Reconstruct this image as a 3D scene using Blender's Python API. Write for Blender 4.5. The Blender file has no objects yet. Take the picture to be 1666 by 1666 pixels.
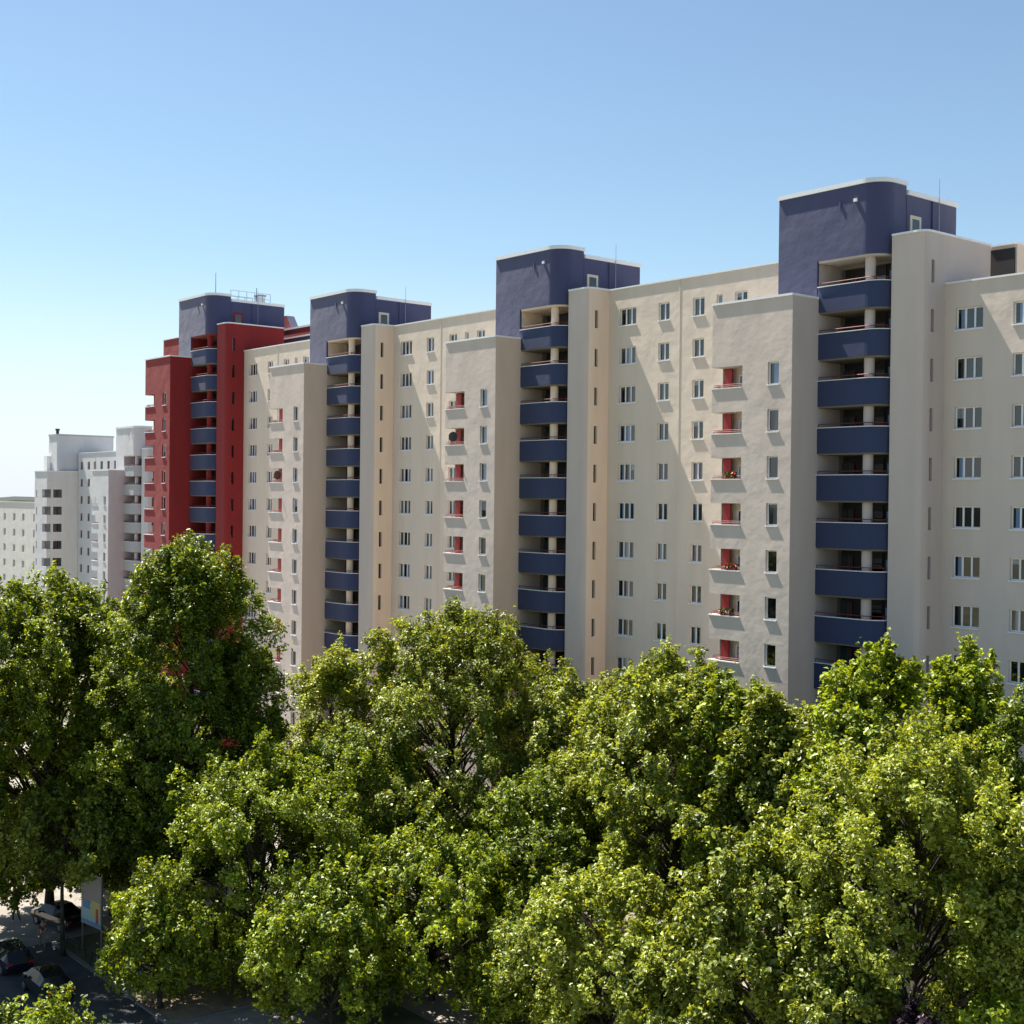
import bpy, bmesh, math, random
import numpy as np
from mathutils import Vector, Matrix
C = bpy.context.scene.collection
SC = bpy.context.scene
R = math.radians

# ------------------------------------------------------------------ camera
H = 28.0                                    # camera height above the ground
F_PX, YAW, PITCH, ROLL = 2166.5, R(-50.463), R(-0.478), R(0.634)
cam_d = bpy.data.cameras.new('camera'); cam = bpy.data.objects.new('camera', cam_d); C.objects.link(cam)
fw = Vector((math.sin(YAW)*math.cos(PITCH), math.cos(YAW)*math.cos(PITCH), math.sin(PITCH)))
rt = Vector((math.cos(YAW), -math.sin(YAW), 0)); up = rt.cross(fw)
r2 = rt*math.cos(ROLL)+up*math.sin(ROLL); u2 = -rt*math.sin(ROLL)+up*math.cos(ROLL)
cam.matrix_world = Matrix(((r2.x,u2.x,-fw.x,0),(r2.y,u2.y,-fw.y,0),(r2.z,u2.z,-fw.z,H),(0,0,0,1)))
cam_d.sensor_width = 36; cam_d.lens = F_PX/1666*36
cam_d.clip_start = 0.5; cam_d.clip_end = 30000
SC.camera = cam

# ------------------------------------------------------------------ world, sun, exposure
TRAVEL = Vector((1.0, 0.155, -1.75)).normalized()
w = bpy.data.worlds.new('World'); SC.world = w; w.use_nodes = True
nt = w.node_tree; bg = nt.nodes['Background']
sky = nt.nodes.new('ShaderNodeTexSky'); sky.sky_type = 'NISHITA'; sky.sun_disc = False
sky.sun_elevation = math.asin(-TRAVEL.z)
sky.sun_rotation = math.atan2(-TRAVEL.x, -TRAVEL.y)
sky.altitude = 50; sky.air_density = 1.0; sky.dust_density = 0.35; sky.ozone_density = 2.2
# slightly softer blue than the raw model, paling to blue-white in the lowest degrees
tint = nt.nodes.new('ShaderNodeMix'); tint.data_type = 'RGBA'; tint.blend_type = 'MULTIPLY'; tint.inputs[0].default_value = 1
tint.inputs[7].default_value = (0.85, 0.880, 0.83, 1); nt.links.new(sky.outputs[0], tint.inputs[6])
geo = nt.nodes.new('ShaderNodeTexCoord'); sep = nt.nodes.new('ShaderNodeSeparateXYZ'); nt.links.new(geo.outputs['Generated'], sep.inputs[0])
mr = nt.nodes.new('ShaderNodeMapRange'); mr.interpolation_type = 'SMOOTHSTEP'
mr.inputs['From Min'].default_value = -0.02; mr.inputs['From Max'].default_value = 0.19; mr.inputs['To Min'].default_value = 0.95; mr.inputs['To Max'].default_value = 0.0
nt.links.new(sep.outputs['Z'], mr.inputs['Value'])
hz_ = nt.nodes.new('ShaderNodeMix'); hz_.data_type = 'RGBA'; nt.links.new(mr.outputs[0], hz_.inputs[0]); nt.links.new(tint.outputs[2], hz_.inputs[6])
hz_.inputs[7].default_value = (4.9, 5.35, 5.9, 1); nt.links.new(hz_.outputs[2], bg.inputs[0]); bg.inputs[1].default_value = 0.066
sl = bpy.data.lights.new('sun', 'SUN'); sl.energy = 4.7; sl.angle = R(0.53); sl.color = (1.0, 0.93, 0.82)
so = bpy.data.objects.new('sun', sl); C.objects.link(so); so.rotation_euler = TRAVEL.to_track_quat('-Z', 'Y').to_euler()
so.location = (-60, -20, 120)
SC.view_settings.view_transform = 'Standard'; SC.view_settings.look = 'None'
SC.view_settings.gamma = 1.0; SC.view_settings.exposure = 1.42
SC.cycles.max_bounces = 8; SC.cycles.transparent_max_bounces = 8
SC.cycles.diffuse_bounces = 4; SC.cycles.glossy_bounces = 3; SC.cycles.transmission_bounces = 4
SC.cycles.sample_clamp_indirect = 4.0

# ------------------------------------------------------------------ materials
def pbr(name, col, rough=0.8, metal=0.0, coat=0.0, spec=None):
    m = bpy.data.materials.new(name); m.use_nodes = True
    b = m.node_tree.nodes['Principled BSDF']
    b.inputs['Base Color'].default_value = (*col, 1); b.inputs['Roughness'].default_value = rough
    b.inputs['Metallic'].default_value = metal
    if coat: b.inputs['Coat Weight'].default_value = coat; b.inputs['Coat Roughness'].default_value = 0.03
    if spec is not None: b.inputs['Specular IOR Level'].default_value = spec
    return m
def noise_col(m, c1, c2, scale=1.0, detail=4, stretch=(1,1,1), lo=0.35, hi=0.65):
    t = m.node_tree; b = t.nodes['Principled BSDF']
    tc = t.nodes.new('ShaderNodeTexCoord'); mp = t.nodes.new('ShaderNodeMapping'); mp.inputs['Scale'].default_value = stretch
    n = t.nodes.new('ShaderNodeTexNoise'); n.inputs['Scale'].default_value = scale; n.inputs['Detail'].default_value = detail
    cr = t.nodes.new('ShaderNodeValToRGB'); e = cr.color_ramp.elements
    e[0].position = lo; e[0].color = (*c1, 1); e[1].position = hi; e[1].color = (*c2, 1)
    t.links.new(tc.outputs['Object'], mp.inputs[0]); t.links.new(mp.outputs[0], n.inputs['Vector'])
    t.links.new(n.outputs['Fac'], cr.inputs[0]); t.links.new(cr.outputs[0], b.inputs['Base Color'])
    return tc
def bump(m, layers, dist=1.0):
    t = m.node_tree; b = t.nodes['Principled BSDF']; prev = None
    tc = t.nodes.new('ShaderNodeTexCoord')
    for scale, height, stretch in layers:
        mp = t.nodes.new('ShaderNodeMapping'); mp.inputs['Scale'].default_value = stretch
        n = t.nodes.new('ShaderNodeTexNoise'); n.inputs['Scale'].default_value = scale; n.inputs['Detail'].default_value = 3
        bp = t.nodes.new('ShaderNodeBump'); bp.inputs['Strength'].default_value = 1.0; bp.inputs['Distance'].default_value = height
        t.links.new(tc.outputs['Object'], mp.inputs[0]); t.links.new(mp.outputs[0], n.inputs['Vector']); t.links.new(n.outputs['Fac'], bp.inputs['Height'])
        if prev: t.links.new(prev.outputs[0], bp.inputs['Normal'])
        prev = bp
    t.links.new(prev.outputs[0], b.inputs['Normal'])
def render_mat(name, col, var=0.05, rough=0.85, b=1.0, sheen=0.08):
    m = pbr(name, col, rough, spec=0.3)
    m.node_tree.nodes['Principled BSDF'].inputs['Sheen Weight'].default_value = sheen
    m.node_tree.nodes['Principled BSDF'].inputs['Sheen Roughness'].default_value = 0.5
    noise_col(m, tuple(c*(1-var) for c in col), tuple(min(1, c*(1+var)) for c in col), 0.8, 6, (1, 1, .22), .3, .7)
    bump(m, [(0.55, 0.05*b, (1,1,1)), (2.6, 0.007*b, (1,1,1)), (14, 0.0012*b, (1,1,1))])
    return m
M = {}
M['cream'] = render_mat('cream_render', (0.67, 0.582, 0.49))
M['peach'] = render_mat('peach_render', (0.77, 0.62, 0.485))
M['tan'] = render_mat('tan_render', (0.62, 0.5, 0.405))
M['sandgrey'] = render_mat('sand_grey_render', (0.62, 0.54, 0.475))
M['shaded_return'] = render_mat('shaded_grey_render', (0.52, 0.455, 0.425))  # grey returns of the nearest section, their shade darkened into the colour
M['grey'] = render_mat('greige_render', (0.58, 0.5, 0.45))
M['blue'] = render_mat('blue_render', (0.052, 0.06, 0.138), 0.07, 0.75, 1.0, 0.36)
M['parapet'] = render_mat('blue_parapet_paint', (0.03, 0.045, 0.112), 0.08, 0.7, 0.5, 0.2)
M['red'] = render_mat('red_render', (0.235, 0.020, 0.022), 0.06, 0.85, 1.0, 0.12)
M['white'] = render_mat('white_render', (0.585, 0.59, 0.615), 0.05)
M['white_grey'] = render_mat('pale_grey_render', (0.42, 0.43, 0.455), 0.05)
M['mauve'] = render_mat('mauve_render', (0.57, 0.515, 0.525), 0.05)
M['ivory'] = render_mat('ivory_render', (0.63, 0.61, 0.585), 0.05)
M['soffit'] = pbr('shade_darkened_soffit', (0.20, 0.18, 0.15), 0.9); M['recess'] = pbr('shade_darkened_recess', (0.27, 0.235, 0.20), 0.9)  # both darkened: the shade of the balcony recess is put into the colour
M['cap'] = pbr('white_metal_flashing', (0.78, 0.80, 0.83), 0.4)
M['rail'] = pbr('red_rail_paint', (0.16, 0.018, 0.014), 0.6)
M['partition'] = pbr('red_panel_paint', (0.34, 0.014, 0.016), 0.55)
M['frame'] = pbr('white_window_plastic', (0.80, 0.81, 0.82), 0.35)
M['brownframe'] = pbr('brown_window_wood', (0.16, 0.045, 0.035), 0.5)
M['roof'] = pbr('roof_gravel', (0.28, 0.27, 0.25), 0.95)
M['dark'] = pbr('dark_interior', (0.025, 0.025, 0.028), 0.6)
M['steel'] = pbr('galvanised_steel', (0.35, 0.36, 0.38), 0.4, 0.8)
M['darkmetal'] = pbr('dark_metal', (0.04, 0.04, 0.045), 0.5, 0.5)
M['glass_dark'] = pbr('window_glass_over_dark_room', (0.006, 0.008, 0.009), 0.03, 0, 1.0)
M['glass_blue'] = pbr('window_glass_painted_sky_reflection', (0.12, 0.20, 0.34), 0.05, 0, 1.0)  # blue sky reflection painted into the pane colour
def curtain(name, a, b_):
    m = pbr(name, a, 0.08, 0, 1.0)
    noise_col(m, a, b_, 6.0, 2, (1.6, 1.6, .06), .3, .7); return m
M['glass_curtain'] = curtain('window_glass_over_white_curtain', (0.12, 0.15, 0.19), (0.30, 0.34, 0.39))
M['glass_grey'] = curtain('window_glass_over_grey_curtain', (0.025, 0.033, 0.036), (0.075, 0.09, 0.095))
M['glass_lilac'] = curtain('window_glass_over_lilac_curtain', (0.10, 0.09, 0.15), (0.20, 0.18, 0.27))
M['bark'] = pbr('bark', (0.085, 0.065, 0.045), 0.95)
noise_col(M['bark'], (0.022, 0.018, 0.013), (0.07, 0.06, 0.045), 3, 4, (1,1,.4))

def leaf_mat(name, c1, c2, trans, rough=0.42):
    m = bpy.data.materials.new(name); m.use_nodes = True; t = m.node_tree
    b = t.nodes['Principled BSDF']; out = t.nodes['Material Output']
    at = t.nodes.new('ShaderNodeAttribute'); at.attribute_name = 'tone'
    cr = t.nodes.new('ShaderNodeValToRGB'); e = cr.color_ramp.elements
    e[0].color = (*c1, 1); e[1].color = (*c2, 1)
    t.links.new(at.outputs['Fac'], cr.inputs[0]); t.links.new(cr.outputs[0], b.inputs['Base Color'])
    b.inputs['Roughness'].default_value = rough; b.inputs['Specular IOR Level'].default_value = 0.42
    tr = t.nodes.new('ShaderNodeBsdfTranslucent')
    mx = t.nodes.new('ShaderNodeMix'); mx.data_type = 'RGBA'; mx.blend_type = 'MULTIPLY'; mx.inputs[0].default_value = 1
    t.links.new(cr.outputs[0], mx.inputs[6]); mx.inputs[7].default_value = (*trans, 1)
    t.links.new(mx.outputs[2], tr.inputs['Color'])
    ms = t.nodes.new('ShaderNodeMixShader'); ms.inputs[0].default_value = 0.30
    t.links.new(b.outputs[0], ms.inputs[1]); t.links.new(tr.outputs[0], ms.inputs[2]); t.links.new(ms.outputs[0], out.inputs['Surface'])
    return m
M['leaf_a'] = leaf_mat('leaf_green', (0.032, 0.062, 0.005), (0.265, 0.365, 0.026), (2.3, 1.8, .5))
M['leaf_b'] = leaf_mat('leaf_olive', (0.044, 0.072, 0.008), (0.375, 0.455, 0.060), (2.1, 1.7, .5))
M['leaf_c'] = leaf_mat('leaf_bright', (0.038, 0.072, 0.005), (0.320, 0.430, 0.026), (2.4, 1.85, .4))

# ------------------------------------------------------------------ helpers
def tag(o, label=None, cat=None, group=None, kind=None):
    if label: o['label'] = label
    if cat: o['category'] = cat
    if group: o['group'] = group
    if kind: o['kind'] = kind
    return o
def empty(name, loc=(0,0,0), rz=0):
    o = bpy.data.objects.new(name, None); C.objects.link(o); o.location = loc; o.rotation_euler = (0,0,rz); o.empty_display_size = .3
    return o
def link(name, mesh, parent=None, loc=(0,0,0), rz=0):
    o = bpy.data.objects.new(name, mesh); C.objects.link(o); o.location = loc; o.rotation_euler = (0,0,rz)
    if parent: o.parent = parent
    return o
class MB:
    """collects faces, builds one mesh"""
    def __init__(s): s.v = []; s.f = []; s.m = []; s.mats = []
    def mi(s, mat):
        if mat not in s.mats: s.mats.append(mat)
        return s.mats.index(mat)
    def face(s, pts, mat):
        i = len(s.v); s.v += [tuple(p) for p in pts]; s.f.append(tuple(range(i, i+len(pts)))); s.m.append(s.mi(mat))
    def box(s, x0, x1, y0, y1, z0, z1, mat):
        i = len(s.v); k = s.mi(mat)
        s.v += [(x0,y0,z0),(x1,y0,z0),(x1,y1,z0),(x0,y1,z0),(x0,y0,z1),(x1,y0,z1),(x1,y1,z1),(x0,y1,z1)]
        for q in ((0,3,2,1),(4,5,6,7),(0,1,5,4),(1,2,6,5),(2,3,7,6),(3,0,4,7)):
            s.f.append(tuple(i+a for a in q)); s.m.append(k)
    def prism(s, poly, z0, z1, mat, top=None):
        """poly counter-clockwise seen from above"""
        i = len(s.v); n = len(poly); k = s.mi(mat)
        s.v += [(x,y,z0) for x,y in poly]+[(x,y,z1) for x,y in poly]
        s.f.append(tuple(i+a for a in range(n-1,-1,-1))); s.m.append(k)
        s.f.append(tuple(i+n+a for a in range(n))); s.m.append(s.mi(top) if top else k)
        for a in range(n):
            b = (a+1) % n; s.f.append((i+a, i+b, i+n+b, i+n+a)); s.m.append(k)
    def tube(s, p0, p1, r0, r1=None, mat=None, n=6):
        r1 = r0 if r1 is None else r1
        p0 = Vector(p0); p1 = Vector(p1); d = (p1-p0).normalized()
        a = d.orthogonal().normalized(); b = d.cross(a); i = len(s.v); k = s.mi(mat)
        for p, r in ((p0,r0),(p1,r1)):
            for j in range(n):
                t = 2*math.pi*j/n; s.v.append(tuple(p+a*math.cos(t)*r+b*math.sin(t)*r))
        for j in range(n):
            q = (j+1) % n; s.f.append((i+j, i+q, i+n+q, i+n+j)); s.m.append(k)
        s.f.append(tuple(i+j for j in range(n-1,-1,-1))); s.m.append(k)
        s.f.append(tuple(i+n+j for j in range(n))); s.m.append(k)
    def strip(s, path, off, z0, z1, mat):
        """wall of thickness off (to the left) following an xy path"""
        n = len(path); inner = []
        for i in range(n):
            p = Vector(path[i]); a = Vector(path[max(0,i-1)]); b = Vector(path[min(n-1,i+1)])
            d = (b-a).normalized(); inner.append(p+Vector((-d.y, d.x))*off)
        poly = [tuple(p) for p in path]+[tuple(p) for p in reversed(inner)]
        s.prism_strip(path, inner, z0, z1, mat)
    def prism_strip(s, A, B, z0, z1, mat):
        i = len(s.v); n = len(A); k = s.mi(mat)
        for z in (z0, z1):
            s.v += [(p[0],p[1],z) for p in A]; s.v += [(p[0],p[1],z) for p in B]
        a0, b0, a1, b1 = i, i+n, i+2*n, i+3*n
        for j in range(n-1):
            for q in ((a0+j,a0+j+1,a1+j+1,a1+j),(b0+j+1,b0+j,b1+j,b1+j+1),(a1+j,a1+j+1,b1+j+1,b1+j),(a0+j+1,a0+j,b0+j,b0+j+1)):
                s.f.append(q); s.m.append(k)
        s.f.append((b0,a0,a1,b1)); s.m.append(k); s.f.append((a0+n-1,b0+n-1,b1+n-1,a1+n-1)); s.m.append(k)
    def wall(s, o, ax, L, z0, z1, holes, inward, mat, reveal=0.22, ctop=None):
        """vertical wall from o along ax (2d unit) with rectangular holes (a0,a1,z0,z1); inward = 2d unit into the building"""
        xs = sorted({0.0, L} | {min(max(h[0],0),L) for h in holes} | {min(max(h[1],0),L) for h in holes})
        zs = sorted({z0, z1} | {min(max(h[2],z0),z1) for h in holes} | {min(max(h[3],z0),z1) for h in holes})
        P = lambda a, z, d=0: (o[0]+ax[0]*a+inward[0]*d, o[1]+ax[1]*a+inward[1]*d, z)
        for i in range(len(xs)-1):
            run = None
            for j in range(len(zs)-1):
                cx = (xs[i]+xs[i+1])/2; cz = (zs[j]+zs[j+1])/2
                hole = any(h[0] < cx < h[1] and h[2] < cz < h[3] for h in holes)
                if not hole: s.face([P(xs[i],zs[j]),P(xs[i+1],zs[j]),P(xs[i+1],zs[j+1]),P(xs[i],zs[j+1])], mat)
        for (a,b,c,d) in holes:
            if reveal <= 0: break
            if a > 0: s.face([P(a,c),P(a,d),P(a,d,reveal),P(a,c,reveal)], mat)
            if b < L: s.face([P(b,c),P(b,c,reveal),P(b,d,reveal),P(b,d)], mat)
            s.face([P(a,c),P(a,c,reveal),P(b,c,reveal),P(b,c)], mat)
            s.face([P(a,d),P(b,d),P(b,d,reveal),P(a,d,reveal)], mat)
    def mesh(s, name, smooth=False):
        me = bpy.data.meshes.new(name); me.from_pydata(s.v, [], s.f)
        for m in s.mats: me.materials.append(m if not isinstance(m, str) else M[m])
        me.polygons.foreach_set('material_index', s.m)
        if smooth: me.polygons.foreach_set('use_smooth', [True]*len(s.f))
        me.update(); return me
    def build(s, name, parent=None, loc=(0,0,0), rz=0, smooth=False):
        return link(name, s.mesh(name, smooth), parent, loc, rz)

def round_path(x0, x1, y, r, yend, n=10):
    """front line from x0 to x1 with a rounded right-hand corner, then back to yend"""
    p = [(x0, y), (x1-r, y)]
    for i in range(1, n+1):
        t = math.pi/2*i/n; p.append((x1-r+math.sin(t)*r, y+r-math.cos(t)*r))
    if yend > y+r+0.01: p.append((x1, yend))
    return p

# ------------------------------------------------------------------ window kit (shared meshes)
def window_meshes(w_, h, panes, frame='frame', sill=True, depth=0.15):
    fr = MB(); t = 0.075; y0, y1 = depth, depth+0.06
    fr.box(0, w_, y0, y1, 0, t, frame); fr.box(0, w_, y0, y1, h-t, h, frame)
    fr.box(0, t, y0, y1, t, h-t, frame); fr.box(w_-t, w_, y0, y1, t, h-t, frame)
    for i in range(1, panes):
        c = w_*i/panes; fr.box(c-.055, c+.055, y0-.01, y1, t, h-t, frame)
    si = MB()
    si.box(-.05, w_+.05, -.072, depth, -.045, .0, 'cap'); si.box(-.05, w_+.05, -.072, -.060, -.07, -.045, 'cap')
    return fr.mesh('window_frame'), (si.mesh('window_sill') if sill else None)
def pane_mesh(w_, h, panes, mats, depth=0.15, blind=0, drop=.4):
    p = MB(); t = .06
    for i in range(panes):
        a = w_*i/panes+(.055 if i else t); b = w_*(i+1)/panes-(.055 if i < panes-1 else t)
        k = mats[i]
        if blind and i == blind-1:                    # roller blind lowered part of the way
            zb_ = h-t-(h-2*t)*drop
            p.face([(a,depth+.03,zb_),(b,depth+.03,zb_),(b,depth+.03,h-t),(a,depth+.03,h-t)], 'glass_curtain')
            p.face([(a,depth+.03,t),(b,depth+.03,t),(b,depth+.03,zb_),(a,depth+.03,zb_)], 'glass_dark')
        elif isinstance(k, tuple):                     # curtain or painted sky reflection covers only part of the pane
            cut = a+(b-a)*k[2]
            p.face([(a,depth+.03,t),(cut,depth+.03,t),(cut,depth+.03,h-t),(a,depth+.03,h-t)], k[0])
            p.face([(cut,depth+.03,t),(b,depth+.03,t),(b,depth+.03,h-t),(cut,depth+.03,h-t)], k[1])
        else:
            p.face([(a,depth+.03,t),(b,depth+.03,t),(b,depth+.03,h-t),(a,depth+.03,h-t)], k)
    return p.mesh('window_pane')
rnd = random.Random(11)
G, Gb, Gc, Gg, Gl = 'glass_dark', 'glass_blue', 'glass_curtain', 'glass_grey', 'glass_lilac'
pool = [G, G, G, G, G, Gg, (G, Gb, .4), (G, Gc, .5), Gg, (G, Gb, .6), Gb, (G, Gg, .5), (G, Gl, .5), Gc]
class Kit:
    def __init__(s, w_, h, panes, frame='frame', sill=True, nvar=16):
        s.w, s.h, s.n = w_, h, panes
        s.frame, s.sill = window_meshes(w_, h, panes, frame, sill)
        s.panes = []
        for i in range(nvar):
            if rnd.random() < .45: q = [rnd.choice(pool)]*panes
            else: q = [rnd.choice(pool) for _ in range(panes)]
            s.panes.append(pane_mesh(w_, h, panes, q, blind=rnd.randint(1, panes) if rnd.random() < .3 else 0, drop=rnd.uniform(.25, .7)))
    def put(s, parent, loc, rz=0, name='window'):
        o = link(name, s.frame, parent, loc, rz)
        link('pane', rnd.choice(s.panes), o)
        if s.sill: link('sill', s.sill, o)
        return o
K3 = Kit(1.70, 1.24, 3); K2 = Kit(1.06, 1.24, 2); KW = Kit(0.84, 1.34, 1, nvar=6); KS = Kit(0.52, 1.24, 1, sill=False, nvar=4)
K0 = Kit(1.80, 1.28, 3)
KD = Kit(0.95, 2.2, 1, sill=False, nvar=5)
KR = Kit(1.0, 1.25, 2, 'brownframe', sill=False, nvar=3)

# ------------------------------------------------------------------ one stair section of the long slab
S = 2.8
FY, WY, BY, SY = 67.42, 62.27, 64.69, 65.40       # facade, wing, balcony and stair slab planes
LMOD = 27.722
def section(label, dx, dy=0, dz=0, wall='cream', wing='grey', side='peach', slab='grey', pent='blue', para='parapet', cut='partition',
            length=LMOD, rows=11, tower=True, cols=((1.10,3),(5.02,2),(8.27,2)), top_small=((10.41,'s'),(12.02,'2')), group=None, slitcol='dark',
            roofside=None, wside=None, rows_b=None, p2=72.2):
    """built in its own coordinates: x grows to the right along the facade, block spans x [0, length]; tower sits at the right end"""
    xr = -43.05+dx; ox = xr-length
    root = tag(empty('apartment_block', (ox, dy, 0)), label, 'apartment building', group)
    rows_b = rows_b or rows
    Z = lambda z: z+H+dz
    k3 = K3; k2 = K2
    X = lambda x: x+43.05+length                     # module-1 coordinate -> local
    # --- facade with window openings
    holes = []; wins = []
    for n in range(rows):
        zb = Z(12.75-S*n)
        if zb < 0.8: break
        for c, kind in cols:
            kit = k3 if kind == 3 else k2 if kind == 2 else KR
            holes.append((c, c+kit.w, zb, zb+kit.h)); wins.append((kit, c, zb))
        if n == 0:
            for c, kind in top_small:
                kit = KS if kind == 's' else KR if kind == 'r' else k2
                holes.append((c, c+kit.w, zb, zb+kit.h)); wins.append((kit, c, zb))
    roofz = Z(15.42)
    f = MB(); xe = length-.012 if tower else length
    f.wall((0, FY), (1, 0), xe, 0, roofz, holes, (0, 1), wall)
    f.face([(0,FY,0),(0,FY,roofz),(0,FY+4.68,roofz),(0,FY+4.68,0)], roofside or wall)
    bk = FY+4.68
    f.face([(xe,FY,0),(xe,bk,0),(xe,bk,roofz),(xe,FY,roofz)], roofside or wall)
    f.face([(0,bk,0),(0,bk,roofz),(xe,bk,roofz),(xe,bk,0)], wall)
    f.face([(0,FY,roofz-.15),(xe,FY,roofz-.15),(xe,bk,roofz-.15),(0,bk,roofz-.15)], 'roof')
    f.box(0, xe-.3, bk+.01, FY+13, 0, roofz-S-.4, wall)
    # dark room behind the openings, so no pane looks through the block
    f.build('facade_wall', root)
    e = MB(); e.box(0, (X(-45.3) if tower else xe), FY-.072, FY+.3, roofz, roofz+.10, 'cap'); e.build('roof_edge', root)
    for kit, c, zb in wins: kit.put(root, (c, FY, zb))
    if cols: j = MB(); j.box(7.02, 7.10, FY-.03, FY-.001, 0.3, roofz-.01, wall); j.build('expansion_joint', root)
    if not tower: return root
    # --- projecting wing with corner loggias and one window column
    wl, wr = X(-56.05), X(-49.83); wt = Z(12.24)
    wm = MB(); wh = []; lh = []; log = []; ww = []
    for n in range(rows_b):
        zt = Z(8.40-S*n)
        if zt < 2.9: break
        wh.append((0, 2.45, zt-1.36, zt)); lh.append((FY-WY-1.0, FY-WY, zt-1.36, zt)); log.append(zt)
        zb = Z(7.10-S*n); wh.append((4.42, 4.42+KW.w, zb, zb+KW.h)); ww.append(zb)
    wm.wall((wl, WY), (1, 0), wr-wl, 0, wt, wh, (0, 1), wing, .2)
    wm.wall((wl, FY), (0, -1), FY-WY, 0, wt, lh, (1, 0), wing, .16)
    wm.face([(wr,WY,0),(wr,FY,0),(wr,FY,wt),(wr,WY,wt)], wside or side)
    wm.face([(wl,WY,wt-.12),(wr,WY,wt-.12),(wr,FY,wt-.12),(wl,FY,wt-.12)], 'roof')
    wm.build('wing_wall', root)
    e = MB(); e.box(wl-.05, wr+.03, WY-.075, WY+.25, wt, wt+.13, 'cap'); e.box(wr-.25, wr+.04, WY+.25, BY-.01, wt, wt+.13, 'cap')
    e.box(wl-.05, wl+.25, WY+.25, FY-.1, wt, wt+.13, 'cap'); e.build('wing_roof_edge', root)
    for zb in ww: KW.put(root, (wl+4.42, WY, zb))
    lm = MB(); zt = 0                                 # one loggia interior, origin at its ceiling level
    yb = WY+1.45
    lm.face([(.16,yb,-2.62),(2.61,yb,-2.62),(2.61,yb,0),(.16,yb,0)], wall)
    lm.face([(2.61,WY+.2,-2.62),(2.61,yb,-2.62),(2.61,yb,0),(2.61,WY+.2,0)][::-1], wall)
    lm.box(0.16, 2.61, WY+.2, yb, -2.72, -2.62, wall); lm.face([(.16,WY+.2,0),(2.61,WY+.2,0),(2.61,yb,0),(.16,yb,0)][::-1], wall)
    lm = lm.mesh('loggia')
    pm = MB(); pm.box(.02, .74, WY+1.0, WY+1.09, -2.6, -.02, cut); pm = pm.mesh('partition')
    rm = MB()
    rm.tube((.10, WY+.09, -1.20), (2.40, WY+.09, -1.20), .028, mat='rail')
    rm.tube((.10, WY+.09, -1.20), (.10, WY+.98, -1.20), .028, mat='rail')
    for q in (.1, .9, 1.7, 2.4): rm.tube((q, WY+.09, -1.36), (q, WY+.09, -1.20), .02, mat='rail')
    rm.tube((.10, WY+.09, -1.10), (2.40, WY+.09, -1.10), .022, mat='rail'); rm.tube((.10, WY+.09, -1.10), (.10, WY+.98, -1.10), .022, mat='rail')
    rm = rm.mesh('railing')
    cm = MB(); cm.box(-.05, 2.45, WY-.07, WY+.24, -1.36, -1.30, 'cap'); cm.box(-.05, .20, WY+.24, WY+1.0, -1.36, -1.30, 'cap'); cm = cm.mesh('parapet_cap')
    for zt in log:
        o = link('loggia', lm, root, (wl, 0, zt)); link('partition', pm, o); link('railing', rm, o); link('parapet_cap', cm, o)
        d = link('balcony_door', KD.frame, o, (1.0, yb-.20, -2.6)); d2 = rnd.choice(KD.panes); 
        link('door_pane', d2, o, (1.0, yb-.20, -2.6))
    # --- curved blue balconies
    bl, br = X(-49.93), X(-45.30)
    path = round_path(bl+.02, br, BY, 1.25, BY+1.35)
    pb = MB(); pb.strip(path, .14, 0, 1.5, para); pbm = pb.mesh('balcony')
    pc = MB(); pc.strip([(x, y) for x, y in round_path(bl+.03, br+.04, BY-.065, 1.30, BY+1.3)], .26, 1.5, 1.545, 'cap'); pcm = pc.mesh('parapet_cap')
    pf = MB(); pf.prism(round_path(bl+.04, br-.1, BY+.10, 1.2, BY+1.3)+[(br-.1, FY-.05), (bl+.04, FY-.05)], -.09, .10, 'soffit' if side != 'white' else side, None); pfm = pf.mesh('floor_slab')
    pr = MB(); rp = round_path(bl+.15, br-.08, BY+.07, 1.2, BY+1.3)
    for a, b in zip(rp, rp[1:]): pr.tube((*a, 1.74), (*b, 1.74), .026, mat='rail')
    for i in (0, 1, 4, 8, 11): pr.tube((*rp[i], 1.5), (*rp[i], 1.74), .018, mat='rail')
    prm = pr.mesh('railing')
    for n in range(rows_b+2):
        zb = Z(11.42-S*n)
        if zb < 1: break
        o = link('balcony', pbm, root, (0, 0, zb)); link('parapet_cap', pcm, o); link('railing', prm, o); link('floor_slab', pfm, o)
    # --- recess behind the balconies
    rc = MB(); zt = Z(14.5)
    yb = 66.85
    dh = []
    for n in range(rows_b+2):
        zf = Z(11.52-S*n)
        if zf < 1: break
        dh.append((.12, 4.4, zf, zf+2.68))
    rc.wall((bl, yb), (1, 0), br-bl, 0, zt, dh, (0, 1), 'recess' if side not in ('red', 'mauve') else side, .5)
    rc.face([(bl-.005,BY+.15,0),(bl-.005,yb,0),(bl-.005,yb,zt),(bl-.005,BY+.15,zt)], side)
    rc.build('recess_wall', root)
    gm = MB(); gm.box(.12, 4.4, .42, .5, 0, 2.68, 'dark'); gm.box(.12, .9, .30, .41, 0, 2.2, 'glass_grey'); gm.box(.9, 1.0, .26, .41, 0, 2.2, 'brownframe'); gm.box(2.4, 3.4, .36, .41, 0, 2.1, 'glass_dark'); gm = gm.mesh('balcony_door')  # full-width dark box paints the unlit corridor behind the door
    g2 = MB(); g2.box(.02, .80, 0, .06, 0, 2.5, 'glass_dark'); g2.box(.02, .80, -.03, -.005, .95, 1.05, 'darkmetal'); g2.box(.30, .74, -.02, -.004, 1.15, 2.1, 'glass_blue'); g2 = g2.mesh('stair_window')
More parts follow.
